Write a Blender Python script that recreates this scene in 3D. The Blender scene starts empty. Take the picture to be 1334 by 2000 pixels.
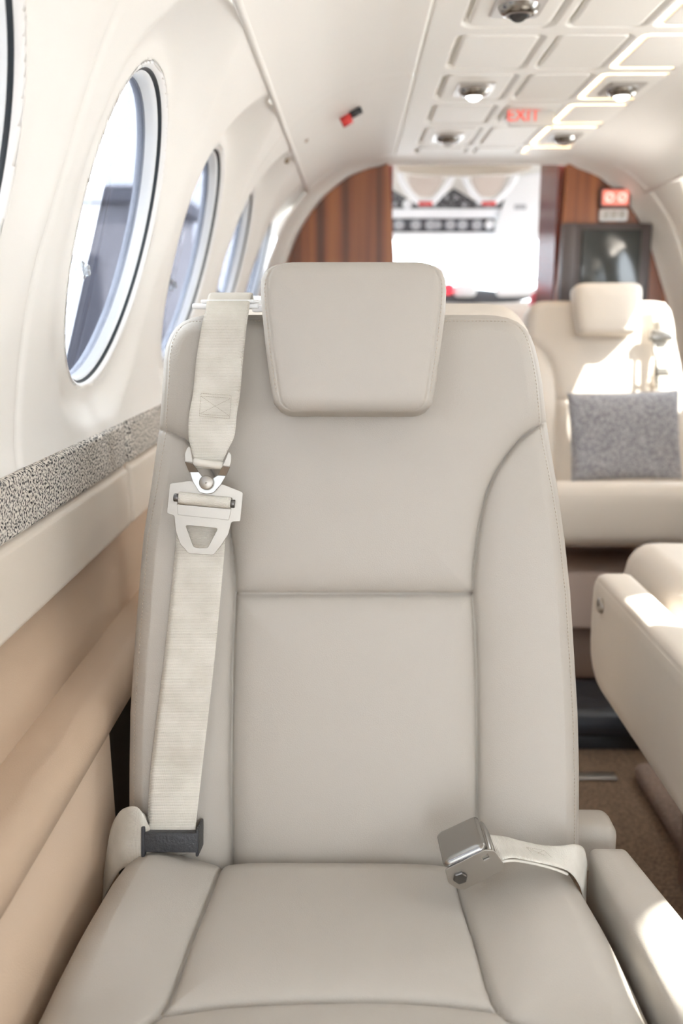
import bpy, bmesh, math, random
import numpy as np
from mathutils import Vector, Matrix
random.seed(4); rng = np.random.default_rng(4)
sc = bpy.context.scene
C = bpy.data.collections.new('cabin'); sc.collection.children.link(C)
H = 1.03            # camera height above the cabin floor; geometry below is written relative to camera height
XC = 0.385          # cabin centre line

# ------------------------------------------------------------------ camera, light, exposure
cam = bpy.data.cameras.new('camera'); co = bpy.data.objects.new('camera', cam); C.objects.link(co)
cam.sensor_width = 36; cam.sensor_fit = 'AUTO'; cam.lens = 1800/2000*36; cam.clip_start = 0.02; cam.clip_end = 500
PITCH = math.atan(385/1800); YAW = math.atan(23/1800*math.cos(PITCH))
co.location = (0, 0, H); co.rotation_euler = (math.pi/2-PITCH, 0, YAW)
cam.dof.use_dof = True; cam.dof.focus_distance = .99; cam.dof.aperture_fstop = 3.9
sc.camera = co
sc.view_settings.view_transform = 'Standard'; sc.view_settings.look = 'None'
sc.view_settings.gamma = 1; sc.view_settings.use_curve_mapping = False
sc.view_settings.exposure = 0.8
w = bpy.data.worlds.new('sky'); sc.world = w; w.use_nodes = True
nt = w.node_tree; nt.nodes.clear()
wo = nt.nodes.new('ShaderNodeOutputWorld'); bg = nt.nodes.new('ShaderNodeBackground')
bg.inputs[0].default_value = (0.90, 0.965, 1.03, 1); bg.inputs[1].default_value = 6.0
nt.links.new(bg.outputs[0], wo.inputs[0])
sun = bpy.data.lights.new('sun', 'SUN'); sun.energy = 15; sun.angle = math.radians(0.6); sun.color = (1, .96, .88)
so = bpy.data.objects.new('sun', sun); C.objects.link(so)
so.rotation_euler = Vector((-1, .50, -1.10)).to_track_quat('-Z', 'Y').to_euler(); so.location = (5, -2, 5)
sc.cycles.max_bounces = 14; sc.cycles.diffuse_bounces = 8; sc.cycles.transparent_max_bounces = 12
sc.cycles.sample_clamp_indirect = 6
sc.cycles.use_denoising = True

# ------------------------------------------------------------------ materials
def mat(name, col, rough=.5, metal=0, spec=.5, emit=None, es=1, sheen=0):
    m = bpy.data.materials.new(name); m.use_nodes = True
    b = m.node_tree.nodes['Principled BSDF']
    b.inputs['Base Color'].default_value = (*col, 1); b.inputs['Roughness'].default_value = rough
    b.inputs['Metallic'].default_value = metal; b.inputs['Specular IOR Level'].default_value = spec
    if sheen: b.inputs['Sheen Weight'].default_value = sheen
    if emit: b.inputs['Emission Color'].default_value = (*emit, 1); b.inputs['Emission Strength'].default_value = es
    return m
def nodes(m): return m.node_tree.nodes, m.node_tree.links, m.node_tree.nodes['Principled BSDF']
def bump_noise(m, scale, strength, dist=.001, detail=3, kind='NOISE', coord='Object', stretch=None):
    n, l, b = nodes(m); tc = n.new('ShaderNodeTexCoord')
    t = n.new('ShaderNodeTexNoise' if kind == 'NOISE' else 'ShaderNodeTexVoronoi'); t.inputs['Scale'].default_value = scale
    if kind == 'NOISE': t.inputs['Detail'].default_value = detail
    src = tc.outputs[coord]
    if stretch:
        mp = n.new('ShaderNodeMapping'); mp.inputs['Scale'].default_value = stretch; l.new(src, mp.inputs[0]); src = mp.outputs[0]
    l.new(src, t.inputs['Vector'])
    bp = n.new('ShaderNodeBump'); bp.inputs['Strength'].default_value = strength; bp.inputs['Distance'].default_value = dist
    l.new(t.outputs[0], bp.inputs['Height']); 
    if b.inputs['Normal'].links: l.new(b.inputs['Normal'].links[0].from_socket, bp.inputs['Normal'])
    l.new(bp.outputs[0], b.inputs['Normal']); return t
def color_noise(m, c1, c2, scale, detail=3, lo=.35, hi=.65, stretch=None, coord='Object'):
    n, l, b = nodes(m); tc = n.new('ShaderNodeTexCoord'); t = n.new('ShaderNodeTexNoise')
    t.inputs['Scale'].default_value = scale; t.inputs['Detail'].default_value = detail; src = tc.outputs[coord]
    if stretch:
        mp = n.new('ShaderNodeMapping'); mp.inputs['Scale'].default_value = stretch; l.new(src, mp.inputs[0]); src = mp.outputs[0]
    l.new(src, t.inputs['Vector']); r = n.new('ShaderNodeValToRGB')
    r.color_ramp.elements[0].position = lo; r.color_ramp.elements[0].color = (*c1, 1)
    r.color_ramp.elements[1].position = hi; r.color_ramp.elements[1].color = (*c2, 1)
    l.new(t.outputs[0], r.inputs[0]); l.new(r.outputs[0], b.inputs['Base Color']); return r
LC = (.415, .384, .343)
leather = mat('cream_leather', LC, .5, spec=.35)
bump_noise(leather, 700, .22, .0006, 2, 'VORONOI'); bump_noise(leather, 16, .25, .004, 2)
far_leather = mat('cream_leather_brightened', (.67, .61, .54), .5, spec=.35); bump_noise(far_leather, 14, .2, .004, 2)  # same leather as the near seat, lightened to offset dimmer light
back_leather = mat('backrest_leather', LC, .5, spec=.35)
bump_noise(back_leather, 700, .22, .0006, 2, 'VORONOI'); bump_noise(back_leather, 12, .25, .004, 2)
def add_wrinkle(m):   # fine creases, strongest at the left side bolster
    n, l, b = nodes(m); tc = n.new('ShaderNodeTexCoord'); mp = n.new('ShaderNodeMapping'); mp.inputs['Scale'].default_value = (14, 14, 110)
    mp.inputs['Rotation'].default_value = (0, .35, 0)
    l.new(tc.outputs['Object'], mp.inputs[0]); t = n.new('ShaderNodeTexNoise'); t.inputs['Scale'].default_value = 1; t.inputs['Detail'].default_value = 2
    t.inputs['Distortion'].default_value = .6
    l.new(mp.outputs[0], t.inputs['Vector'])
    sx = n.new('ShaderNodeSeparateXYZ'); l.new(tc.outputs['Object'], sx.inputs[0])
    mr = n.new('ShaderNodeMapRange'); mr.inputs[1].default_value = -.15; mr.inputs[2].default_value = -.22; l.new(sx.outputs[0], mr.inputs[0])
    mu = n.new('ShaderNodeMath'); mu.operation = 'MULTIPLY'; l.new(t.outputs[0], mu.inputs[0]); l.new(mr.outputs[0], mu.inputs[1])
    bp = n.new('ShaderNodeBump'); bp.inputs['Strength'].default_value = .35; bp.inputs['Distance'].default_value = .0015
    l.new(mu.outputs[0], bp.inputs['Height']); l.new(b.inputs['Normal'].links[0].from_socket, bp.inputs['Normal']); l.new(bp.outputs[0], b.inputs['Normal'])
add_wrinkle(back_leather)
thread = mat('stitch_thread', (.50, .43, .35), .7)
thread_dark = mat('webbing_stitch_thread', (.36, .31, .25), .8)
cream = mat('cream_headliner', (.86, .845, .815), .55, spec=.3)
cream2 = mat('ceiling_panel_cream', (.91, .90, .87), .5, spec=.35)
tan = mat('tan_sidewall_leather', (.51, .385, .28), .5, spec=.35); bump_noise(tan, 600, .2, .0006, 2, 'VORONOI')
tan_hi = mat('beige_sidewall_leather', (.70, .635, .555), .5, spec=.35); bump_noise(tan_hi, 600, .2, .0006, 2, 'VORONOI')
tweed = mat('salt_and_pepper_tweed', (.5, .5, .5), .95, spec=.1)
r = color_noise(tweed, (.035, .035, .04), (.74, .70, .64), 330, 2, .42, .53); bump_noise(tweed, 330, .6, .002, 1)
pillow_m = mat('grey_pillow_fabric', (.4, .4, .42), .95, spec=.1, sheen=.2)
color_noise(pillow_m, (.21, .215, .24), (.50, .50, .53), 160, 5, .35, .65); bump_noise(pillow_m, 200, .4, .003)
web = mat('beige_webbing', (.66, .60, .51), .75, spec=.2)
def webbing(m):
    n, l, b = nodes(m); uv = n.new('ShaderNodeUVMap'); wv = n.new('ShaderNodeTexWave'); wv.bands_direction = 'Y'; wv.inputs['Scale'].default_value = 190
    l.new(uv.outputs[0], wv.inputs['Vector']); w2 = n.new('ShaderNodeTexWave'); w2.bands_direction = 'X'; w2.inputs['Scale'].default_value = 330
    l.new(uv.outputs[0], w2.inputs['Vector'])
    ad = n.new('ShaderNodeMath'); ad.operation = 'ADD'; l.new(wv.outputs[1], ad.inputs[0])
    mu = n.new('ShaderNodeMath'); mu.operation = 'MULTIPLY'; mu.inputs[1].default_value = .5; l.new(w2.outputs[1], mu.inputs[0]); l.new(mu.outputs[0], ad.inputs[1])
    bp = n.new('ShaderNodeBump'); bp.inputs['Strength'].default_value = .6; bp.inputs['Distance'].default_value = .0006
    l.new(ad.outputs[0], bp.inputs['Height']); l.new(bp.outputs[0], b.inputs['Normal'])
    no = n.new('ShaderNodeTexNoise'); no.inputs['Scale'].default_value = 30; no.inputs['Detail'].default_value = 4; tc = n.new('ShaderNodeTexCoord'); l.new(tc.outputs['Object'], no.inputs['Vector'])
    rp = n.new('ShaderNodeValToRGB'); rp.color_ramp.elements[0].position = .3; rp.color_ramp.elements[0].color = (.58, .55, .49, 1)
    rp.color_ramp.elements[1].position = .7; rp.color_ramp.elements[1].color = (.70, .67, .61, 1)
    l.new(no.outputs[0], rp.inputs[0]); l.new(rp.outputs[0], b.inputs['Base Color'])
webbing(web)
steel = mat('brushed_steel', (.42, .395, .36), .42, metal=1); bump_noise(steel, 900, .08, .0003, 2)
chrome = mat('polished_steel', (.36, .35, .335), .24, metal=1)
dark_steel = mat('dark_steel', (.16, .155, .15), .35, metal=1)
blackp = mat('black_plastic', (.028, .03, .035), .45, spec=.5); bump_noise(blackp, 260, .9, .0012, 4)
white_plastic = mat('white_plastic', (.86, .87, .88), .3)
rim_m = mat('white_window_rim', (.90, .90, .90), .3, spec=.5)
gasket_m = mat('black_gasket', (.02, .03, .04), .4)
reveal_m = mat('white_window_reveal', (.84, .88, .92), .3)
carpet = mat('brown_carpet', (.2, .13, .09), .95, spec=.1)
color_noise(carpet, (.15, .10, .07), (.33, .235, .165), 160, 5, .3, .7); bump_noise(carpet, 300, .8, .006)
carpet_grey = mat('taupe_carpet', (.3, .22, .18), .95, spec=.1); color_noise(carpet_grey, (.20, .15, .13), (.36, .28, .235), 160, 5, .3, .7)
taupe = mat('taupe_leather', (.50, .40, .345), .6)
taupe_dark = mat('dark_taupe_vinyl', (.27, .19, .15), .6)
recess_shade_m = mat('painted_recess_shade', (.035, .028, .022), .9, spec=.1)  # shade of the gap beside the seat put into a near-black colour
blackl = mat('black_leather', (.025, .028, .036), .4, spec=.5)
wood = mat('striped_rosewood', (.3, .1, .04), .32, spec=.5)
rw = color_noise(wood, (.06, .018, .009), (.36, .125, .04), 1, 4, .32, .68, stretch=(26, 26, .5))
rw.color_ramp.elements.new(.5).color = (.22, .07, .028, 1)
cherry = mat('red_cherry_veneer', (.16, .03, .02), .2, spec=.6)
cherry_d = mat('dark_bezel', (.075, .06, .06), .35)
screen = mat('dark_screen', (.03, .035, .035), .12, spec=.7)
red = mat('red_plastic', (.62, .045, .04), .4)
red_l = mat('red_lit_legend', (.5, .05, .04), .4, emit=(.9, .12, .08), es=.5)
warm_led = mat('warm_led', (1, .8, .5), .4, emit=(1, .68, .32), es=7)
lamp_w = mat('lamp_lens_lit', (1, 1, 1), .3, emit=(1, .97, .93), es=9)
lens_m = mat('lamp_lens_clear', (.75, .75, .75), .12, metal=.6)
dark_panel = mat('dark_instrument_panel', (.05, .052, .06), .5); color_noise(dark_panel, (.03, .03, .035), (.30, .30, .32), 90, 2, .5, .62)
grey_dial = mat('grey_dial_face', (.42, .43, .46), .3)
blue_white = mat('pale_paint', (.85, .87, .90), .3)
concrete = mat('apron_concrete', (.5, .5, .5), .9); color_noise(concrete, (.50, .50, .51), (.64, .64, .64), .6, 5)
hangar_m = mat('pale_hangar_siding', (.34, .34, .36), .7); hangar_d = mat('dark_hangar_door', (.12, .125, .15), .6); hangar_b = mat('tan_wall', (.45, .38, .32), .8)
def glass(name, tint, gl=.06, rough=0):
    m = bpy.data.materials.new(name); m.use_nodes = True; n = m.node_tree.nodes; l = m.node_tree.links; n.clear()
    o = n.new('ShaderNodeOutputMaterial'); t = n.new('ShaderNodeBsdfTransparent'); t.inputs[0].default_value = (*tint, 1)
    g = n.new('ShaderNodeBsdfGlossy'); g.inputs['Roughness'].default_value = rough; mx = n.new('ShaderNodeMixShader')
    mx.inputs[0].default_value = gl
    l.new(t.outputs[0], mx.inputs[1]); l.new(g.outputs[0], mx.inputs[2]); l.new(mx.outputs[0], o.inputs[0]); return m
clear = glass('clear_window_glass', (.97, .98, .98), .03)
polar = glass('grey_polarised_acrylic', (.36, .36, .385), .05, .15)
acrylic = mat('clear_acrylic', (.55, .57, .6), .08); nodes(acrylic)[2].inputs['Transmission Weight'].default_value = .8

# ------------------------------------------------------------------ object helpers (coordinates: camera height = 0)
def link(name, me, m, parent=None):
    o = bpy.data.objects.new(name, me); C.objects.link(o)
    if m is not None and not me.materials: me.materials.append(m)
    if parent is not None: o.parent = parent
    return o
ORG = {}
def origin(o):
    while o is not None and o.name not in ORG: o = o.parent
    return ORG[o.name] if o is not None else Vector((0, 0, -H))
def obj(name, V, F, m, parent=None, smooth=True, uv=None, base=None):
    if parent is None:
        b = Vector(base) if base is not None else Vector((0, 0, 0))
    else: b = origin(parent)
    V = np.asarray(V, float) - np.array(b)
    me = bpy.data.meshes.new(name); me.from_pydata(V.tolist(), [], [list(map(int, f)) for f in F]); me.update()
    if smooth: me.polygons.foreach_set('use_smooth', [True]*len(me.polygons))
    if uv is not None:
        lay = me.uv_layers.new(name='UVMap'); vi = np.zeros(len(me.loops), int); me.loops.foreach_get('vertex_index', vi)
        lay.data.foreach_set('uv', np.asarray(uv)[vi].ravel())
    o = link(name, me, m, parent)
    if parent is None:
        o.location = (b.x, b.y, b.z+H); ORG[o.name] = b
    return o
def thing(name, label, cat, base, group=None):
    o = bpy.data.objects.new(name, None); C.objects.link(o); o.empty_display_size = .05
    b = Vector(base); o.location = (b.x, b.y, b.z+H); ORG[o.name] = b
    o['label'] = label; o['category'] = cat
    if group: o['group'] = group
    return o
def tag(o, label, cat, group=None):
    o['label'] = label; o['category'] = cat
    if group: o['group'] = group
    return o
def struct(o, label=None):
    o['kind'] = 'structure'
    if label: o['label'] = label
    return o
class MB:
    def __init__(s): s.V = []; s.F = []
    def add(s, V, F):
        k = len(s.V); s.V += [tuple(v) for v in np.asarray(V, float)]; s.F += [[int(i)+k for i in f] for f in F]; return s
    def build(s, name, m, parent=None, smooth=True, base=None): return obj(name, s.V, s.F, m, parent, smooth, base=base)
def frame(x=(1, 0, 0), y=(0, 1, 0), z=(0, 0, 1), o=(0, 0, 0)):
    A = np.array([x, y, z], float); o = np.array(o, float)
    return lambda P: np.asarray(P, float) @ A + o
ID = frame()
def rbox(lo, hi, r=.004, seg=3):
    """rounded box -> V,F"""
    bm = bmesh.new(); bmesh.ops.create_cube(bm, size=1)
    lo = np.array(lo, float); hi = np.array(hi, float)
    for v in bm.verts: v.co = Vector(lo+(hi-lo)*(np.array(v.co)+.5))
    if r > 0: bmesh.ops.bevel(bm, geom=list(bm.edges), offset=min(r, .49*min(hi-lo)), segments=seg, affect='EDGES', profile=.5)
    bm.verts.index_update(); V = [tuple(v.co) for v in bm.verts]; F = [[v.index for v in f.verts] for f in bm.faces]; bm.free(); return np.array(V), F
def tube(path, r, n=10, closed=False, caps=True):
    P = np.asarray(path, float); m = len(P); V = []; F = []
    rr = np.full(m, r) if np.isscalar(r) else np.asarray(r)
    up = np.array([0.13, .31, 1.]); prev = None
    for i in range(m):
        t = P[(i+1) % m]-P[(i-1) % m] if closed else P[min(i+1, m-1)]-P[max(i-1, 0)]
        t = t/(np.linalg.norm(t)+1e-12)
        a = prev if prev is not None else up
        a = a-t*a.dot(t); a /= np.linalg.norm(a); prev = a; b = np.cross(t, a)
        for k in range(n):
            th = 2*math.pi*k/n; V.append(P[i]+rr[i]*(math.cos(th)*a+math.sin(th)*b))
    for i in range(m if closed else m-1):
        j = (i+1) % m
        for k in range(n): F.append((i*n+k, i*n+(k+1) % n, j*n+(k+1) % n, j*n+k))
    if not closed and caps: F.append(tuple(range(n))[::-1]); F.append(tuple((m-1)*n+k for k in range(n)))
    return np.array(V), F
def cyl(p0, p1, r, n=24, bev=None):
    p0 = np.array(p0, float); p1 = np.array(p1, float); d = p1-p0; L = np.linalg.norm(d); d /= L; bev = bev if bev is not None else min(r, L/2)*.2
    return tube([p0, p0+d*bev, p1-d*bev, p1], [r-bev, r, r, r-bev], n)
def poly_solid(outer, holes, z0, z1, bev=.0004):
    """extruded flat plate with holes in local xy -> V,F"""
    bm = bmesh.new()
    es = []
    for lp in [outer]+list(holes):
        vs = [bm.verts.new((p[0], p[1], z0)) for p in lp]
        for i in range(len(vs)): es.append(bm.edges.new((vs[i], vs[(i+1) % len(vs)])))
    bmesh.ops.triangle_fill(bm, use_beauty=True, use_dissolve=False, edges=es)
    ext = bmesh.ops.extrude_face_region(bm, geom=list(bm.faces))
    for g in ext['geom']:
        if isinstance(g, bmesh.types.BMVert): g.co.z = z1
    bmesh.ops.recalc_face_normals(bm, faces=list(bm.faces))
    if bev:
        sharp = [e for e in bm.edges if len(e.link_faces) == 2 and e.calc_face_angle(0) > .9]
        bmesh.ops.bevel(bm, geom=sharp, offset=bev, segments=2, affect='EDGES', profile=.5)
    bm.verts.index_update(); V = [tuple(v.co) for v in bm.verts]; F = [[v.index for v in f.verts] for f in bm.faces]; bm.free(); return np.array(V), F
def round_poly(pts, r=.002, n=4):
    out = []; P = [np.array(p, float) for p in pts]; N = len(P)
    for i in range(N):
        a, b, c = P[i-1], P[i], P[(i+1) % N]; u = a-b; v = c-b; lu = np.linalg.norm(u); lv = np.linalg.norm(v); k = min(r, lu*.45, lv*.45)
        s = b+u/lu*k; e = b+v/lv*k
        for t in np.linspace(0, 1, n+1): out.append((1-t)**2*s+2*t*(1-t)*b+t*t*e)
    return [tuple(p) for p in out]
def spline(pts, n=60):
    P = np.asarray(pts, float); P = np.vstack([2*P[0]-P[1], P, 2*P[-1]-P[-2]]); out = []
    m = len(P)-3
    for q in np.linspace(0, m-1e-9, n):
        i = int(q); t = q-i; a, b, c, d = P[i:i+4]
        out.append(.5*((2*b)+(-a+c)*t+(2*a-5*b+4*c-d)*t*t+(-a+3*b-3*c+d)*t**3))
    return np.array(out)
def segdist(X, Y, poly, closed=False):
    P = np.asarray(poly, float); Q = np.roll(P, -1, 0) if closed else P[1:]; A = P if closed else P[:-1]
    D = np.full(X.shape, 1e9)
    for a, b in zip(A, Q):
        d = b-a; L = d.dot(d)
        if L < 1e-14: continue
        t = np.clip(((X-a[0])*d[0]+(Y-a[1])*d[1])/L, 0, 1)
        D = np.minimum(D, np.hypot(X-a[0]-t*d[0], Y-a[1]-t*d[1]))
    return D
def pad(rows, hfun, thick, T, nu=60, nv=60, r=.02, rb=None, vfine=None):
    """upholstered pad: rows=(v,xl,xr); front height hfun(X,V,d); rounded edges radius r; T maps (x,v,w)"""
    R = np.array(rows, float); v0, v1 = R[0, 0], R[-1, 0]
    s = (1-np.cos(np.linspace(0, math.pi, nv)))/2; s = .35*s+.65*np.linspace(0, 1, nv)
    vs = v0+(v1-v0)*s
    if len(R) < nv: vs = np.unique(np.concatenate([vs, R[:, 0]]))
    nv = len(vs); xl = np.interp(vs, R[:, 0], R[:, 1]); xr = np.interp(vs, R[:, 0], R[:, 2])
    u = np.linspace(0, 1, nu); u = .3*(1-np.cos(u*math.pi))/2+.7*u
    X = xl[:, None]*(1-u)+xr[:, None]*u; Vv = np.repeat(vs[:, None], nu, 1)
    outl = np.vstack([R[:, [1, 0]], R[::-1][:, [2, 0]]])
    d = segdist(X, Vv, outl, True)
    def roll(d, r): q = np.clip(d/r, 0, 1); return r*(np.sqrt(np.clip(1-(1-q)**2, 0, 1))-1)
    rb = rb or min(r, thick*.4)
    Wf = hfun(X, Vv, d)*np.clip(d/r, 0, 1)**.5+roll(d, r); Wb = -thick-roll(d, rb)
    Wf = np.where(d < 1e-6, -r, Wf); Wb = np.where(d < 1e-6, -thick+rb, Wb)
    A = np.stack([X, Vv, Wf], -1).reshape(-1, 3); B = np.stack([X, Vv, Wb], -1).reshape(-1, 3); K = nu*nv
    F = []
    for j in range(nv-1):
        for i in range(nu-1):
            a = j*nu+i; F.append((a, a+1, a+nu+1, a+nu)); F.append((K+a, K+a+nu, K+a+nu+1, K+a+1))
    ring = [i for i in range(nu)]+[j*nu+nu-1 for j in range(1, nv)]+[(nv-1)*nu+i for i in range(nu-2, -1, -1)]+[j*nu for j in range(nv-2, 0, -1)]
    for k in range(len(ring)):
        a, b = ring[k], ring[(k+1) % len(ring)]; F.append((b, a, K+a, K+b))
    return T(np.vstack([A, B])), F
def rrows(x0, x1, v0, v1, r, n=9, taper=0):
    """rows of a rounded rectangle"""
    out = []
    for t in np.linspace(0, 1, n):
        a = t*math.pi/2; out.append((v0+r*(1-math.cos(a)), x0+r*(1-math.sin(a)), x1-r*(1-math.sin(a))))
    for t in np.linspace(0, 1, n)[::-1]:
        a = t*math.pi/2; out.append((v1-r*(1-math.cos(a)), x0+taper+r*(1-math.sin(a)), x1-taper-r*(1-math.sin(a))))
    return out
def ribbon(L, Rr, th=.0014, nl=60, nw=9, sag=0.0, round_ends=False):
    """strap between two 3-D edge lines -> V,F,uv (closed solid)"""
    L = spline(L, nl); Rr = spline(Rr, nl); mid = (L+Rr)/2
    tang = np.gradient(mid, axis=0); wv = Rr-L; wd = np.linalg.norm(wv, axis=1, keepdims=True)
    nrm = np.cross(wv, tang); nrm /= np.linalg.norm(nrm, axis=1, keepdims=True)
    s = np.concatenate([[0], np.cumsum(np.linalg.norm(np.diff(mid, axis=0), axis=1))])
    u = np.linspace(0, 1, nw); V = []; UV = []
    for side in (1, -1):
        for i in range(nl):
            for k in range(nw):
                e = th/2*(1 if 0 < k < nw-1 else .35)
                V.append(L[i]+wv[i]*u[k]+nrm[i]*(side*e+sag*(1-(2*u[k]-1)**2))); UV.append((u[k]*.048, s[i]))
    K = nl*nw; F = []
    for i in range(nl-1):
        for k in range(nw-1):
            a = i*nw+k; F.append((a, a+1, a+nw+1, a+nw)); F.append((K+a, K+a+nw, K+a+nw+1, K+a+1))
        for k, fl in ((0, 0), (nw-1, 1)):
            a = i*nw+k; q = (a, a+nw, K+a+nw, K+a); F.append(q[::-1] if fl else q)
    for i in (0, nl-1):
        for k in range(nw-1):
            a = i*nw+k; q = (a, K+a, K+a+1, a+1); F.append(q if i == 0 else q[::-1])
    return np.array(V), F, np.array(UV)
def strap(name, L, Rr, m, parent, **k):
    V, F, uv = ribbon(L, Rr, **k); return obj(name, V, F, m, parent, uv=uv)
def dashes(path3, nrm, m, name, parent, ln=.0026, gap=.0016, r=.00045):
    """row of stitches following a 3-D path"""
    P = np.asarray(path3, float); s = np.concatenate([[0], np.cumsum(np.linalg.norm(np.diff(P, axis=0), axis=1))])
    g = MB(); q = 0
    while q+ln < s[-1]:
        a = np.array([np.interp(q, s, P[:, k]) for k in range(3)]); b = np.array([np.interp(q+ln, s, P[:, k]) for k in range(3)])
        c = (a+b)/2+np.array(nrm)*r*.8; g.add(*tube([a, c, b], [r*.5, r, r*.5], 5)); q += ln+gap
    return g.build(name, m, parent)

# ------------------------------------------------------------------ cabin shell
SEC = spline([(.26, .49), (.34, .480), (.42, .455), (.48, .418), (.53, .375), (.575, .32), (.612, .26), (.645, .18), (.675, .10), (.70, .03), (.718, -.05), (.727, -.12), (.727, -.157)], 150)
Z_OF = SEC[:, 1]; W_OF = SEC[:, 0]
def half(z): return np.interp(-np.asarray(z), -Z_OF, W_OF)
YA, YB_ = -1.65, 3.15
RY, RZ, WZ = .177, .195, .104
WL = [-1.03, -.47, .10, .66, 1.23, 1.79, 2.35, 2.91]; WR = [-1.33, -.765, -.20, .345, .98, 1.66, 2.64]
def wplane(z): return .715-.29*np.asarray(z)
def xs(hw, side): return XC+side*np.asarray(hw)
def smooth(t): t = np.clip(t, 0, 1); return t*t*(3-2*t)
def shell_wall(name, side, wins):
    ys = np.arange(YA, YB_-.10, .0055); sec = spline(np.vstack([SEC[::6], SEC[-1:]]), 190); sec = sec[sec[:, 0] > .524]
    Y, Z = np.meshgrid(ys, sec[:, 1], indexing='ij'); Wd = np.repeat(sec[:, 0][None], len(ys), 0)
    keep = np.ones(Y.shape, bool); cut = np.zeros(Y.shape)+9
    out = Wd.copy(); YY = Y.copy(); ZZ = Z.copy()
    for yc in wins:
        rho = np.hypot((Y-yc)/RY, (Z-WZ)/RZ)
        up = np.where(Z > WZ, 1.0, .6)
        k = 1-smooth((rho-1.10)/(.28+.12*up))
        k = k*smooth((Z+.155)/.06)
        out = np.maximum(out, Wd+(np.maximum(wplane(Z)-Wd, -.01)+.0)*k)
        cut = np.minimum(cut, rho)
    # transverse panel joint grooves
    for yg in (2.06, 3.0, .93):
        out += .003*np.exp(-((Y-yg)/.006)**2)
    V = np.stack([xs(out, side), YY, ZZ], -1).reshape(-1, 3); n = len(sec); F = []
    cf = cut.reshape(-1)
    for i in range(len(ys)-1):
        for j in range(n-1):
            a = i*n+j; q = (a, a+1, a+n+1, a+n)
            if min(cf[t] for t in q) < 1.0: continue
            F.append(q if side < 0 else q[::-1])
    o = obj(name, V, F, cream)
    md = o.modifiers.new('thickness', 'SOLIDIFY'); md.thickness = .006; md.offset = -1
    struct(o); return o
wl = shell_wall('wall_left', -1, WL); wr = shell_wall('wall_right', 1, WR)

def ell(yc, off, depth, side, n=96, sq=1.0):
    th = np.linspace(0, 2*math.pi, n, endpoint=False); c, s = np.cos(th), np.sin(th)
    z = WZ+(RZ+off)*s; y = yc+(RY+off)*c
    return np.stack([xs(wplane(z)+depth, side), y, z], -1)
def ring_loft(prof, yc, side, n=96):
    L = [ell(yc, o, d, side, n) for o, d in prof]; V = np.vstack(L); F = []
    for i in range(len(L)-1):
        for k in range(n):
            q = (i*n+k, i*n+(k+1) % n, (i+1)*n+(k+1) % n, (i+1)*n+k); F.append(q if side < 0 else q[::-1])
    return V, F
def disc(yc, off, depth, side, ymin=None, th=.003):
    a = ell(yc, off, depth, side); 
    if ymin is not None: a[:, 1] = np.maximum(a[:, 1], ymin)
    b = a.copy(); b[:, 0] += side*th; n = len(a); F = [tuple(range(n)), tuple(range(2*n-1, n-1, -1))]
    for k in range(n): F.append((k, n+k, n+(k+1) % n, (k+1) % n))
    return np.vstack([a, b]), F
wi = 0
for side, ws in ((-1, WL), (1, WR)):
    for yc in ws:
        wi += 1
        root = obj('window_%d' % wi, *ring_loft([(.012, .0065), (.010, .002), (.006, .0), (.002, .0), (-.002, .003), (-.003, .008)], yc, side), rim_m, base=(float(xs(wplane(WZ), side)), yc, WZ))
        struct(root)
        obj('gasket', *ring_loft([(-.003, .006), (-.0055, .007), (-.006, .010), (-.0055, .013), (-.002, .014)], yc, side), gasket_m, root)
        obj('window_frame', *ring_loft([(-.004, .010), (-.008, .011), (-.011, .016), (-.011, .024), (-.013, .030), (-.009, .038), (-.002, .040), (.010, .041)], yc, side), reveal_m, root)
        obj('outer_pane', *disc(yc, -.006, .037, side), clear, root)
        if side < 0 and yc > .5:
            obj('polarised_pane', *disc(yc, -.011, .026, side, yc-.018 if abs(yc-1.23) < .1 else yc-.14, .002), polar, root)
            px = float(xs(wplane(.06)+.028, side))
            k = MB(); k.add(*cyl((px-.008, yc-.078, .053), (px+.014, yc-.078, .053), .012, 20)); k.add(*cyl((px+.012, yc-.078, .053), (px+.020, yc-.078, .053), .007, 16))
            k.build('shade_knob', acrylic, root)

# upper cabin shell: headliner from the left ridge to the right ridge
CEIL_ROWS = [(1.16, 1.44), (1.48, 1.74), (1.784, 2.018), (2.058, 2.29), (2.343, 2.56), (2.61, 2.87), (2.91, 3.02)]
CEIL_COLS = [(.187, .343), (.365, .500), (.516, .664)]
def rrd(X, Y, x0, x1, y0, y1, r):
    cx, cy = (x0+x1)/2, (y0+y1)/2; qx = np.abs(X-cx)-((x1-x0)/2-r); qy = np.abs(Y-cy)-((y1-y0)/2-r)
    return np.hypot(np.maximum(qx, 0), np.maximum(qy, 0))+np.minimum(np.maximum(qx, qy), 0)-r
def headliner():
    ys = np.arange(YA, YB_-.09, .02); V = []; F = []
    for side in (-1, 1):
        sec = spline(SEC[::5], 160); sec = sec[sec[:, 0] < .533]; n = len(sec); k = len(V)
        for y in ys:
            g = .003*math.exp(-((y-2.06)/.012)**2)
            for (a, b) in sec: V.append((float(xs(a+g, side)), y, b+g))
        for i in range(len(ys)-1):
            for j in range(n-1):
                a = k+i*n+j; q = (a, a+n, a+n+1, a+1); F.append(q if side < 0 else q[::-1])
    o = obj('ceiling', V, F, cream); md = o.modifiers.new('t', 'SOLIDIFY'); md.thickness = .006; md.offset = 0
    struct(o)
    # raised seam bead where headliner meets the window panels
    for side in (-1, 1):
        g = MB(); z = .377; x = float(xs(half(z), side)); g.add(*tube([(x, YA, z), (x, 1.0, z), (x, 2.0, z), (x, 3.05, z)], .006, 10)); struct(g.build('trim_%d' % (1 if side < 0 else 2), cream, base=(x, 1, z)))
headliner()
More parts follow.
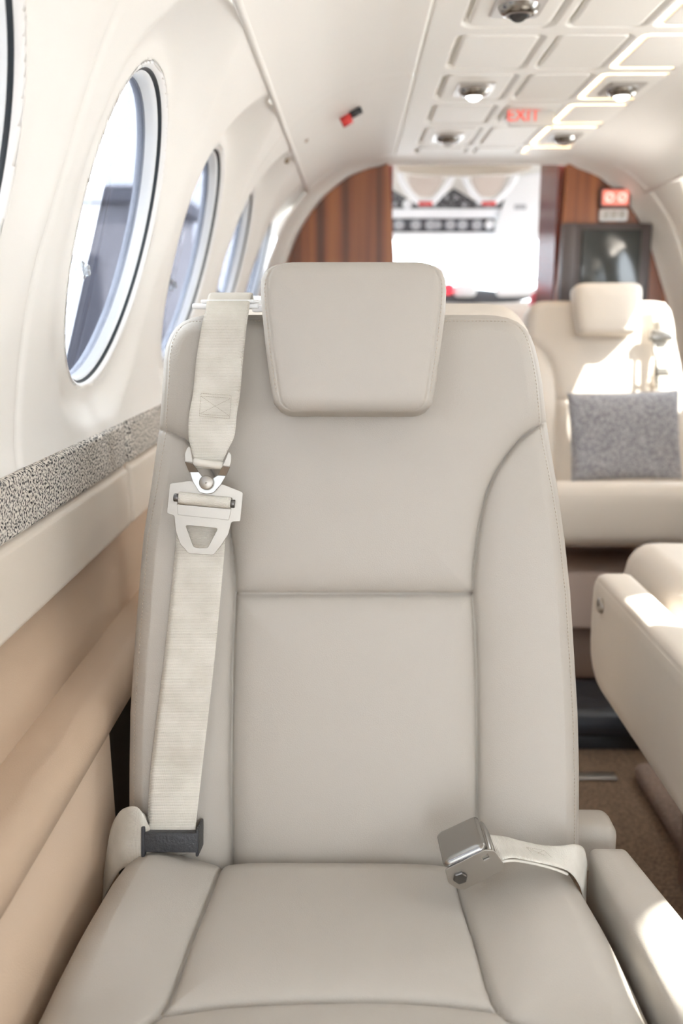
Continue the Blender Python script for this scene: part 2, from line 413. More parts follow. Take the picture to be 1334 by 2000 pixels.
CON = thing('overhead_console', 'long flat cream overhead console with rounded rectangular covers along the cabin ceiling', 'overhead console', (XC, 2.0, .49))
def service_panel():
    x0, x1 = .125, .670; xsn = np.arange(x0, x1+.001, .0035); ysn = np.arange(.9, 3.06, .005)
    X, Y = np.meshgrid(xsn, ysn, indexing='ij'); Z = np.full(X.shape, .487)
    for (a, b) in CEIL_ROWS:
        for ci, (c, d) in enumerate(CEIL_COLS):
            Z += .011*smooth((-rrd(X, Y, c, d, a, b, .022)+.003)/.004)
    e = np.minimum(X-x0, x1-X); Z += .004*np.exp(-(e/.005)**2)*0
    Z += .010*(1-smooth(e/.004))
    n = len(ysn); V = np.stack([X, Y, Z], -1).reshape(-1, 3); F = []
    for i in range(len(xsn)-1):
        for j in range(n-1): a = i*n+j; F.append((a, a+1, a+n+1, a+n))
    o = obj('base_panel', V, F, cream2, CON)
    g = MB(); g.add(*rbox((.10, YA, .4985), (.69, 3.06, .515), 0)); struct(g.build('trim_3', cream, smooth=False))
    g = MB(); g.add(*rbox((x0, YA, .487), (x1, .9, .4985), .002)); struct(g.build('trim_4', cream2))
service_panel()
POS = ['nearest to camera', 'second from camera', 'third from camera', 'fourth row, beside the middle of the panel', 'fifth row from camera', 'sixth row from camera', 'last row before the cockpit']
COLN = ['left column', 'middle column', 'right column, glowing edge']
def ceiling_module(ri, ci):
    a, b = CEIL_ROWS[ri]; c, d = CEIL_COLS[ci]
    lamp = ci != 1 and ri in (1, 3, 5)
    ex = ci == 1 and ri == 4
    base = ((c+d)/2, (a+b)/2, .492)
    if ex: root = thing('exit_sign', 'small red lettered EXIT sign in the middle of the overhead panel', 'sign', base)
    elif lamp:
        root = thing('ceiling_light', '%s reading light, %s of overhead panel' % (['Large round', 'Large round', 'x', 'Lit round', 'x', 'Small chrome'][ri].capitalize(), ('left column, ' if ci == 0 else 'glowing right column, ')+{1: 'nearest', 3: 'second away', 5: 'farthest'}[ri]), 'light', base, 'reading lights in overhead panel')
    else:
        root = CON
    g = .0085 if ci != 1 else .0055
    rows = rrows(c+g, d-g, a+g, b-g, .016)
    V, F = pad(rows, lambda X, Y, D: 0*X, .010, lambda P: np.stack([P[:, 0], P[:, 1], .4865-P[:, 2]], -1), 24, 24, .003)
    F = [f[::-1] for f in F]
    cov = obj('cover', V, F, cream2, root)
    if ci == 2 and ri > 0:
        t = MB(); th = np.linspace(0, 2*math.pi, 60, endpoint=False)
        pts = round_poly([(c+.003, a+.003), (d-.003, a+.003), (d-.003, b-.003), (c+.003, b-.003)], .018, 5)
        L = len(pts); i0 = 0
        t.add(*tube([(p[0], p[1], .4915) for p in pts], .0036, 6, closed=True)); t.build('light_strip', warm_led, cov if root is CON else root)
    cx, cy = (c+d)/2, (a+b)/2+.01
    if lamp:
        V, F = pad(rrows(cx-.042, cx+.042, cy-.062, cy+.062, .012), lambda X, Y, D: 0*X, .004, lambda P: np.stack([P[:, 0], P[:, 1], .4835-P[:, 2]], -1), 20, 20, .003)
        obj('bezel', V, [f[::-1] for f in F], mat('grey_bezel_%d%d' % (ri, ci), (.60, .585, .56), .3, metal=.3), root)
        ang = np.linspace(0, 2*math.pi, 28, endpoint=False); prof = [(.034, .4835), (.031, .477), (.025, .471), (.018, .469), (.016, .472)]
        V = []; F = []
        for rr, z in prof: V += [(cx+rr*math.cos(t), cy+rr*math.sin(t), z) for t in ang]
        for i in range(len(prof)-1):
            for k in range(28): F.append((i*28+k, i*28+(k+1) % 28, (i+1)*28+(k+1) % 28, (i+1)*28+k))
        obj('swivel_housing', V, F, chrome, root)
        lit = ri == 3
        V, F = tube([(cx, cy, .478), (cx, cy, .470), (cx, cy-.001, .4675)], [.0165, .0165, .012], 20)
        obj('lens', V, F, lamp_w if lit else (blackp if ri == 1 else lens_m), root)
    if ex:
        g2 = MB(); g2.add(*rbox((cx-.052, cy-.05, .474), (cx+.052, cy+.04, .486), .006)); g2m = mat('sign_grey', (.66, .645, .62), .3); g2.build('housing', g2m, root)
        tc = bpy.data.curves.new('EXIT', 'FONT'); tc.body = 'EXIT'; tc.size = .040; tc.extrude = .001; tc.align_x = 'CENTER'; tc.align_y = 'CENTER'; tc.materials.append(red_l)
        to = bpy.data.objects.new('tmp', tc); C.objects.link(to); bpy.context.view_layer.update()
        me = bpy.data.meshes.new_from_object(to.evaluated_get(bpy.context.evaluated_depsgraph_get())); bpy.data.objects.remove(to)
        q = np.array([v.co[:] for v in me.vertices]); fs = [list(p.vertices) for p in me.polygons]
        a_ = math.radians(35); V = np.stack([cx-.02+q[:, 0], cy-.062+.0*q[:, 1]-q[:, 1]*math.sin(a_)*0-q[:, 2], .474+q[:, 1]], -1)
        obj('lettering', V, fs, red_l, root, smooth=False)
        V, F = rbox((cx-.056, cy-.060, .450), (cx+.056, cy-.045, .492), .004); obj('sign_plate', V, F, g2m, root)
for ri in range(len(CEIL_ROWS)):
    for ci in range(3): ceiling_module(ri, ci)

# red and black pull handle in the upper left headliner
t = thing('release_handle', 'small red and black release handle set in the upper left headliner', 'handle', (.02, 2.27, .455))
g = MB(); g.add(*tube([(-.028, 2.27, .4340), (-.006, 2.27, .445)], .012, 12)); g.build('red_grip', red, t)
g = MB(); g.add(*tube([(-.010, 2.27, .449), (.018, 2.27, .462)], .008, 12)); g.build('black_slot', blackp, t)
for k, (zz, yy) in enumerate(((.36, 2.32), (.405, 2.30))):
    x = float(xs(half(zz), -1)); g = MB(); g.add(*cyl((x-.004, yy, zz), (x+.004, yy, zz-.003), .006, 12)); tag(g.build('screw_cap', mat('brown_cap%d' % k, (.25, .19, .12), .5), base=(x, yy, zz)), 'small brown fastener on the left headliner seam, ' + ['lower, by the window panels', 'upper, nearer the red handle'][k], 'fastener', 'fasteners on the headliner seam')

# bulkhead arch cove
def section_loop(off, ztop=.49):
    s = SEC.copy(); tn = np.gradient(s, axis=0); tn /= np.linalg.norm(tn, axis=1, keepdims=True); nr = np.stack([tn[:, 1], -tn[:, 0]], -1)  # inwards
    q = s+nr*off*(.30+.70*np.abs(nr[:, :1])); q = q[::6]
    low = [(.727-off, -.3), (.727-off, -.6), (.727-off, -1.03)]
    R_ = [(XC+a, b) for a, b in q]+[(XC+a, b) for a, b in low]; L_ = [(XC-a, b) for a, b in q]+[(XC-a, b) for a, b in low]
    return L_[::-1]+R_
Lp = []
for t_ in np.linspace(0, 1, 9):
    o_ = .004+.042*(1-math.cos(t_*math.pi/2)); y_ = 2.99+.15*math.sin(t_*math.pi/2); Lp.append([(x, y_, z) for x, z in section_loop(o_)])
n = len(Lp[0]); V = [p for l_ in Lp for p in l_]; F = [(i*n+j, (i+1)*n+j, (i+1)*n+j+1, i*n+j+1) for i in range(len(Lp)-1) for j in range(n-1)]
cv = obj('trim_6', V, F, cream); md = cv.modifiers.new('t', 'SOLIDIFY'); md.thickness = .006; struct(cv)

# ------------------------------------------------------------------ sidewall trim below the windows
def extr(prof, y0, y1, side, ny=2, rend=0):
    """profile (halfwidth, z) extruded along the cabin; rend rounds the far end"""
    P = np.array(prof, float); ys = list(np.linspace(y0, y1, ny)); V = []; F = []; n = len(P)
    for y in ys:
        for a, b in P: V.append((float(xs(a, side)), y, b))
    for i in range(len(ys)-1):
        for j in range(n-1): a = i*n+j; q = (a, a+1, a+n+1, a+n); F.append(q if side < 0 else q[::-1])
    for i in (0, len(ys)-1):
        f = tuple(i*n+j for j in range(n)); F.append(f if (i == 0) == (side < 0) else f[::-1])
    return V, F
def side_pad(z0, z1, hw, y0, y1, side, thick, m, name, r=.008, cr=.004, nu=80):
    rows = rrows(y0, y1, z0, z1, cr)
    T = lambda P: np.stack([xs(hw-P[:, 2], side), P[:, 0], P[:, 1]], -1)
    V, F = pad(rows, lambda X, Vv, D: .0*X, thick, T, nu, 26, r)
    if side < 0: F = [f[::-1] for f in F]
    return obj(name, V, F, m, base=(float(xs(hw, side)), (y0+y1)/2, z0))
tn = 7
JY = 1.36
for side in (-1, 1):
    for (y0, y1) in ((YA, JY-.001), (JY+.001, 2.4), (2.402, 3.05)):
        struct(side_pad(-.2165, -.155, .7185, y0, y1, side, .012, tweed, 'trim_%d' % tn, .006, .003, 60)); tn += 1
        struct(side_pad(-.3120, -.2185, .7175, y0, y1, side, .014, tan_hi, 'trim_%d' % tn, .010, .018 if y1 < 2 else .010, 140)); tn += 1
    struct(obj('trim_%d' % tn, *extr([(.727, -.16), (.727, -.32), (.7262, -.428)], YA, 3.05, side), tan)); tn += 1
    # ledge with soft rounded nose and vertical lower panel
    pr = [(.730, -.427), (.690, -.429)]+[(.690-.027*math.sin(a), -.456+.027*math.cos(a)) for a in np.linspace(.05, 1.65, 10)]+[(.667, -.475), (.680, -.485), (.730, -.487)]
    struct(obj('trim_%d' % tn, *extr(pr, YA, 3.05, side), tan)); tn += 1
    struct(obj('trim_%d' % tn, *extr([(.72, -.484), (.676, -.486), (.674, -.60), (.672, -1.03), (.72, -1.03)], YA, 1.02, side), tan)); tn += 1
    struct(obj('trim_%d' % tn, *extr([(.735, -.48), (.733, -.60), (.733, -1.03)], YA, 3.05, side), recess_shade_m)); tn += 1

# floor
g = MB(); g.add(*rbox((XC-.74, YA, -1.07), (XC+.74, 3.3, -1.03), 0)); struct(g.build('floor', carpet, smooth=False))
V, F = rbox((.635, .3, -1.03), (.76, 1.93, -.985), .02, 5); struct(obj('trim_%d' % tn, V, F, carpet_grey)); tn += 1
V, F = rbox((.36, 1.915, -1.03), (.60, 1.945, -1.022), .003); struct(obj('trim_%d' % tn, V, F, steel)); tn += 1
V, F = rbox((.30, 2.30, -1.03), (.80, 3.0, -1.018), .004); struct(obj('trim_%d' % tn, V, F, taupe_dark)); tn += 1

V, F = rbox((XC-.74, YA-.03, -1.03), (.12, YA, .52), 0); struct(obj('wall_rear', V, F, cream, smooth=False))
V, F = rbox((.62, YA-.03, -1.03), (XC+.74, YA, .52), 0); struct(obj('wall_rear', V, F, cream, smooth=False))
# ------------------------------------------------------------------ bulkhead partitions and doorway
arch = section_loop(.046)
def clip_arch(x0, x1):
    out = []
    top = [(x, z) for x, z in arch if x0 < x < x1]
    if x0 < XC: zt = float(np.interp(x1, [p[0] for p in top], [p[1] for p in top])); out = top+[(x1, zt)]
    else: zt = float(np.interp(x0, [p[0] for p in top], [p[1] for p in top])); out = [(x0, zt)]+top
    return out
La = [(x, z) for x, z in arch if x < .10]
left = La+[(.111, .478), (.134, .19), (.14, -.2), (.14, -1.03)]
Ra = [(x, z) for x, z in arch if x > .70]
right = [(.665, -1.03), (.665, 0.0), (.678, .2), (.685, .478)]+Ra
def upright(pts, y0, y1, m, name, **k):
    V, F = poly_solid(pts, [], 0, y1-y0, .002); V = np.stack([V[:, 0], y0+V[:, 2], V[:, 1]], -1); return obj(name, V, [f[::-1] for f in F], m, smooth=False, **k)
struct(upright(left, 3.13, 3.17, wood, 'wall_front'), 'striped rosewood partition left of the cockpit doorway')
struct(upright(right, 3.13, 3.17, wood, 'wall_front'), 'striped rosewood partition right of the cockpit doorway')
# door jamb returns (dark cherry)
V, F = poly_solid([(.665, 3.168), (.687, 3.168), (.670, 3.38), (.648, 3.38)], [], -1.03, .52, .002); struct(obj('door_1', V, F, cherry, smooth=False))
V, F = poly_solid([(.128, 3.168), (.11, 3.168), (.09, 3.38), (.108, 3.38)], [], -1.03, .52, .002); struct(obj('door_2', V, F, cherry, smooth=False))
# cockpit upper shell
cpz = .06
g = MB(); g.add(*rbox((-.40, 3.17, .64), (1.17, 4.24, .67), 0)); g.add(*rbox((-.40, 3.17, -1.03), (-.36, 4.24, .64), 0)); g.add(*rbox((1.13, 3.17, -1.03), (1.17, 4.24, .64), 0)); g.add(*rbox((-.40, 3.30, -1.07), (1.17, 4.6, -1.03), 0)); g.add(*rbox((-.40, 4.2, -1.03), (1.17, 4.24, cpz), 0)); g.add(*rbox((-.40, 4.24, .335), (1.17, 4.27, .67), 0)); g.add(*rbox((-.40, 3.14, .488), (1.17, 3.18, .67), 0))
struct(g.build('trim_%d' % tn, cream, smooth=False)); tn += 1

# screen, warning sign and switch plate on the right partition
def ypx(x, y, Y): return ((x-690)*Y/1840, Y, (615-y)*Y/1883)
Yw = 3.13
t = thing('wall_monitor', 'dark wall mounted screen in a wide dark bezel behind the far seat', 'screen', (.79, 3.10, .04))
V, F = rbox((.672, 3.095, -.03), (.962, 3.13, .288), .010); obj('bezel', V, F, cherry_d, t)
V, F = rbox((.735, 3.088, .005), (.925, 3.10, .268), .004); obj('screen', V, F, screen, t)
V, F = rbox((.672, 3.085, -.03), (.715, 3.098, .288), .004); obj('side_panel', V, F, cherry_d, t)
t = thing('warning_sign', 'small pinkish red lit sign with two symbols on rosewood above screen', 'sign', (.84, 3.12, .36))
V, F = rbox((.790, 3.112, .338), (.890, 3.13, .398), .006); obj('frame', V, F, cherry_d, t)
V, F = rbox((.797, 3.107, .344), (.883, 3.114, .392), .004); obj('lens', V, F, mat('lit_red_lens', (.75, .22, .17), .4, emit=(1, .25, .18), es=.35), t)
ang = np.linspace(0, 2*math.pi, 20, endpoint=False)
for cx in (.820, .861):
    V, F = tube([(cx+.013*math.cos(a), 3.106, .368+.013*math.sin(a)) for a in ang], .0025, 6, closed=True); k = MB(); k.add(V, F); k.add(*cyl((cx-.008, 3.106, .360), (cx+.008, 3.106, .376), .002, 6)); k.build('symbol', mat('symbol_white', (.9, .75, .7), .4, emit=(1, .8, .7), es=.4), t)
t = thing('switch_plate', 'white switch plate with small grey keys directly under the red sign', 'switch', (.84, 3.12, .31))
V, F = rbox((.793, 3.112, .296), (.884, 3.13, .334), .006); obj('plate', V, F, white_plastic, t)
for k in range(3):
    V, F = rbox((.803+k*.025, 3.106, .304), (.823+k*.025, 3.114, .326), .002); obj('key', V, F, mat('key_grey%d' % k, (.45, .44, .42), .4), t)

# added strip light on the upper right sidewall, put in to brighten the ceiling
for side in (-1, 1):
    x = float(xs(.618, side)); z = .285 if side > 0 else .285
    if side > 0:
        lt = thing('added_fill_lamp', 'slim cream strip lamp along the upper right sidewall shining on the ceiling', 'lamp', (x, 1.75, z))
        V, F = rbox((x-.012, .2, z-.010), (x+.03, 2.98, z-.001), .003); obj('housing', V, F, cream, lt)  # housing made up to carry the added light
        V, F = rbox((x-.006, .24, z-.002), (x+.008, 2.94, z+.001), .0005); obj('diffuser', V, F, white_plastic, lt)
        la = bpy.data.lights.new('added_fill', 'AREA'); la.shape = 'RECTANGLE'; la.size = .012; la.size_y = 2.6; la.energy = 7; la.color = (1, .93, .84)
        lo_ = bpy.data.objects.new('added_fill', la); C.objects.link(lo_); lo_.parent = lt; lo_.location = (0, 0, .004)
        lo_.rotation_euler = (math.pi, math.radians(-13), 0)
# ------------------------------------------------------------------ cockpit seen through the doorway
YC = 4.2
# image pixel coordinates of the cockpit parts -> metres at distance Y
def cp(x, y, Y=YC): return ((x-690)*Y/1840, (615-y)*Y/1883)
def cbox(x0, y0, x1, y1, Y, th, m, name, parent, r=.006, slope=0):
    a = cp(x0, y1, Y); b = cp(x1, y0, Y); V, F = rbox((a[0], Y, a[1]), (b[0], Y+th, b[1]), r); return obj(name, V, F, m, parent)
vy = thing('overhead_valance', 'shallow curved beige valance across the top of the cockpit doorway', 'valance', (*ypx(895, 340, 3.45)[:2], .5))
pts = [cp(770, 332, 3.45)]+[cp(x, y, 3.45) for x, y in ((1028, 332), (1022, 342), (985, 348), (895, 351), (810, 349), (776, 343))]
V, F = poly_solid(round_poly(pts, .01, 3), [], 0, .05, .004); obj('board', np.stack([V[:, 0], 3.45+V[:, 2], V[:, 1]], -1), [f[::-1] for f in F], mat('valance_beige', (.62, .56, .48), .6), vy)
ip = thing('instrument_panel', 'dark overhead instrument panel full of small knobs in the cockpit', 'instrument panel', (.3, YC, .4))
V, F = poly_solid([cp(*p) for p in ((740, 380), (762, 376), (800, 398), (845, 400), (880, 374), (920, 398), (960, 396), (985, 372), (985, 415), (740, 415))], [], 0, .04, .003)
obj('panel_face', np.stack([V[:, 0], YC+V[:, 2], V[:, 1]], -1), [f[::-1] for f in F], dark_panel, ip)
cbox(740, 412, 975, 430, YC-.01, .06, blue_white, 'white_band', ip)
cbox(740, 430, 960, 456, YC, .05, mat('gauge_strip', (.06, .063, .075), .4), 'gauge_strip', ip)
cbox(740, 456, 972, 466, YC-.01, .06, blue_white, 'white_band', ip)
for k, x in enumerate((777, 809, 837, 850, 875, 898, 926)):
    a = cp(x, 443); g = MB(); g.add(*cyl((a[0], YC+.004, a[1]), (a[0], YC-.010, a[1]), .022 if k != 3 else .018, 20)); g.build('dial', grey_dial, ip)
a = cp(949, 443); g = MB(); g.add(*cyl((a[0], YC+.004, a[1]), (a[0], YC-.03, a[1]), .019, 20)); g.build('knob', blue_white, ip)
for x in (768, 792, 815, 843, 866, 884, 900, 925, 945):
    a = cp(x, 405 if x not in (884, 866) else 392); g = MB(); g.add(*cyl((a[0], YC+.004, a[1]), (a[0], YC-.012, a[1]), .008, 12)); g.build('small_knob', grey_dial, ip)
a = cp(792, 405); g = MB(); g.add(*cyl((a[0], YC-.002, a[1]), (a[0], YC-.03, a[1]), .020, 16)); g.build('knob', blue_white, ip)
for nm, x, lab in (('l', 826, 'left'), ('r', 946, 'right')):
    sv = thing('sun_visor', 'beige %s sun visor with a white curved rim and red tip' % lab, 'visor', (*ypx(x, 350, 4.0)[:2], .5), 'sun visors at the cockpit windshield')
    P = [cp(x+dx, y, 4.0) for dx, y in ((-32, 345), (32, 345), (32, 362), (24, 378), (12, 390), (-12, 390), (-24, 378), (-32, 362))]
    V, F = poly_solid(round_poly(P, .012, 3), [], 0, .02, .003); obj('shade', np.stack([V[:, 0], 4.0+V[:, 2], V[:, 1]], -1), [f[::-1] for f in F], mat('visor_beige_'+lab, (.60, .53, .48), .6), sv)
    path = [(cp(x+dx, y, 4.0)[0], 3.99, cp(x+dx, y, 4.0)[1]) for dx, y in ((-48, 345), (-44, 362), (-30, 384), (-12, 400), (12, 400), (30, 384), (46, 362), (50, 345))]
    V, F = tube(spline(path, 30), .014, 10); obj('rim', V, F, blue_white, sv)
    V, F = tube([(cp(x-12, 404, 3.97)[0], 3.97, cp(x, 403, 3.97)[1]), (cp(x+14, 404, 3.97)[0], 3.97, cp(x, 403, 3.97)[1])], .009, 10); obj('red_tip', V, F, red, sv)
# windshield: posts, sill and side panel
ws = obj('window_%d' % (wi+1), *rbox((cp(740, 470)[0], YC+.05, cp(0, 575)[1]), (cp(1062, 470)[0], YC+.056, cp(0, 466)[1]), .001), clear, base=(.3, YC+.05, .2)); struct(ws)
for (x0, x1, y0, y1, Yq, m_) in ((822, 826, 460, 600, YC+.03, grey_dial), (846, 868, 460, 600, YC, blue_white), (880, 886, 466, 570, YC+.2, blue_white), (896, 902, 466, 570, YC+.2, blue_white), (1052, 1062, 455, 600, YC, blue_white), (740, 1060, 463, 471, YC+.04, blue_white), (880, 1060, 545, 549, YC+.1, blue_white)):
    a = cp(x0, y1, Yq); b = cp(x1, y0, Yq); obj('window_frame', *rbox((a[0], Yq, a[1]), (b[0], Yq+.03, b[1]), .004), m_, ws)
sp = thing('cockpit_side_panel', 'white sloped cockpit panel with a small dark latch, right of the gauges', 'panel', (.75, YC, .3))
V, F = poly_solid([cp(*p) for p in ((985, 360), (1068, 340), (1064, 466), (955, 466), (968, 420))], [], 0, .03, .004); obj('shell', np.stack([V[:, 0], YC-.05+V[:, 2], V[:, 1]], -1), [f[::-1] for f in F], blue_white, sp)
a = cp(1003, 412); g = MB(); g.add(*rbox((a[0]-.025, YC-.06, a[1]-.010), (a[0]+.025, YC-.04, a[1]+.010), .004)); g.build('latch', grey_dial, sp)
gl = thing('glareshield', 'dark grey padded glareshield at the foot of the windshield', 'glareshield', (.4, YC, .05))
pth = [(cp(x, y)[0], YC-.05, cp(x, y)[1]) for x, y in ((740, 580), (860, 577), (940, 580), (1000, 582), (1050, 574))]
V, F = tube(pth, [.03, .032, .032, .02, .012], 12); obj('hood', V, F, mat('hood_grey', (.10, .105, .12), .5), gl)
for x0, x1 in ((885, 930), (968, 1040)):
    cbox(x0, 556, x1, 580, YC-.13, .05, blue_white, 'display_housing', gl, .02)
a = cp(874, 565, 4.05); V, F = tube([(a[0], 4.03, a[1]), (a[0], 4.035, a[1]), (a[0], 4.06, a[1]), (a[0], 4.07, a[1]), (a[0], 4.14, a[1]-.02)], [.016, .024, .024, .008, .008], 20)
obj('round_knob', V, F, mat('bright_red', (.75, .03, .05), .35, emit=(1, .05, .08), es=.6), gl)
a = cp(1046, 588, 3.5); fe = thing('fire_extinguisher', 'pinkish red bottle standing by the right door jamb', 'fire extinguisher', (a[0], 3.5, -1.03))
V, F = tube([(a[0], 3.5, -1.03), (a[0], 3.5, -1.0), (a[0], 3.5, a[1]-.03), (a[0], 3.5, a[1]+.02), (a[0], 3.5, a[1]+.035)], [.02, .029, .029, .024, .01], 20); obj('bottle', V, F, mat('pink_red', (.70, .10, .14), .35), fe)
V, F = rbox((a[0]-.012, 3.47, a[1]+.03), (a[0]+.012, 3.52, a[1]+.045), .004); obj('lever', V, F, white_plastic, fe)
# pilot seat top
ps = thing('pilot_seat', 'white topped pilot seat just beyond the doorway, mostly hidden', 'seat', (.72, 3.75, -1.03))
V, F = pad(rrows(.42, .78, -.45, .045, .08), lambda X, Y, D: .01+0*X, .10, frame((1, 0, 0), (0, 0, 1), (0, -1, 0), (0, 3.75, 0)), 24, 24, .03); obj('backrest', V, F, far_leather, ps)
V, F = rbox((.42, 3.78, -.58), (.78, 4.15, -.45), .04, 4); obj('seat_cushion', V, F, far_leather, ps)
V, F = rbox((.5, 3.8, -1.03), (.7, 4.1, -.58), .01); obj('pedestal', V, F, taupe_dark, ps)

# ------------------------------------------------------------------ passenger seats
RB = math.radians(12); SB, CB = math.sin(RB), math.cos(RB)
# backrest outline (v up the back, left x, right x)
BO = [(-.04, -.240, .243), (-.03, -.2515, .2545), (-.015, -.2555, .2595), (.02, -.2570, .2605), (.10, -.2568, .2602), (.16, -.2560, .2585), (.225, -.2520, .2545), (.30, -.2465, .2495), (.36, -.2415, .2430), (.42, -.2330, .2350), (.47, -.2265, .2265), (.506, -.2225, .2215),
      (.54, -.2200, .2175), (.564, -.2190, .2130), (.580, -.2165, .2090), (.593, -.2115, .2040), (.602, -.2055, .1975), (.609, -.1970, .1890), (.6140, -.1860, .1770), (.6165, -.1740, .1640), (.6175, -.1600, .1500)]
SEAM_R = spline([(.232, .4965), (.2201, .4937), (.2030, .483), (.1856, .4688), (.1597, .4311), (.1465, .3905), (.1386, .3384), (.1369, .2978), (.14, .2167), (.1418, .1008), (.1410, -.03)], 50)
SEAM_L = spline([(-.235, .4860), (-.2206, .4838), (-.2050, .479), (-.1885, .4699), (-.1681, .4478), (-.1505, .413), (-.1388, .3607), (-.1335, .2968), (-.1360, .2154), (-.1375, .0992), (-.1360, -.03)], 50)
SEAM_M = np.array([(-.1335, .2968), (0, .2972), (.1369, .2978)])
def back_h(X, V, D):
    inL = np.interp(V, SEAM_L[::-1][:, 1], SEAM_L[::-1][:, 0]); inR = np.interp(V, SEAM_R[::-1][:, 1], SEAM_R[::-1][:, 0])
    dl = segdist(X, V, SEAM_L); dr = segdist(X, V, SEAM_R); dm = segdist(X, V, SEAM_M); dd = np.minimum(dl, dr)
    bol = (((X < inL) & (V < .486)) | ((X > inR) & (V < .496)))
    low = smooth((.50-V)/.16)
    # side bolsters stand proud and round over
    w_b = np.where(bol, 1, 0)
    h = .004+.020*low*w_b*np.sin(math.pi/2*np.clip(dd/.085, 0, 1))**.8
    h += .010*(1-w_b)*(1-np.exp(-np.minimum(dd, dm)/.022))
    h -= .0100*np.exp(-dd/.0018)+.0100*np.exp(-dm/.0018)*(~bol)
    h -= .0030*np.exp(-(dd/.012)**2)*1+.003*np.exp(-(dm/.012)**2)*(~bol)
    h -= .0020*np.exp(-((D-.0095)/.0013)**2)
    h -= .006*np.exp(-(np.clip(V+.02, 0, 1)/.04)**2)
    return h
def back_h_pt(x, v):
    R = np.array(BO); outl = np.vstack([R[:, [1, 0]], R[::-1][:, [2, 0]]]); X = np.array([x], float); V = np.array([v], float); d = segdist(X, V, outl, True)
    q = np.clip(d/.024, 0, 1); return float((back_h(X, V, d)*np.clip(d/.024, 0, 1)**.5+.024*(np.sqrt(np.clip(1-(1-q)**2, 0, 1))-1))[0])
CUSH_L = spline([(-.143, -.01), (-.147, .05), (-.156, .15), (-.166, .252), (-.205, .285), (-.262, .315)], 24)
CUSH_R = spline([(.112, -.01), (.114, .08), (.120, .15), (.129, .243), (.170, .268), (.262, .312)], 24)
CUSH_F = spline([(-.166, .252), (-.10, .238), (0, .232), (.07, .234), (.129, .243)], 16)
def cush_rows(dep):
    return [(0, -.215, .215), (.006, -.238, .228), (.018, -.254, .240), (.035, -.263, .248), (.06, -.268, .252), (.12, -.274, .259), (.20, -.281, .266), (.30, -.286, .272), (dep-.07, -.286, .274), (dep-.035, -.282, .27), (dep-.015, -.272, .26), (dep-.004, -.255, .245), (dep, -.22, .21)]
def cush_h(X, V, D):
    dl = segdist(X, V, CUSH_L); dr = segdist(X, V, CUSH_R); df = segdist(X, V, CUSH_F); dd = np.minimum(np.minimum(dl, dr), df)
    il = np.interp(V, [-.01, .05, .15, .252, .5], [-.143, -.147, -.156, -.166, -.166]); ir = np.interp(V, [-.01, .08, .15, .243, .5], [.112, .114, .120, .129, .129])
    b = ((X < il) | (X > ir))&(V < .26)
    h = .008*(1-np.exp(-dd/.018)) + np.where(b, .016*smooth(dd/.07)*(1-smooth((V-.13)/.12)), .0)
    h += .010*smooth((V-.24)/.08) - .011*np.exp(-dd/.0022)
    return h
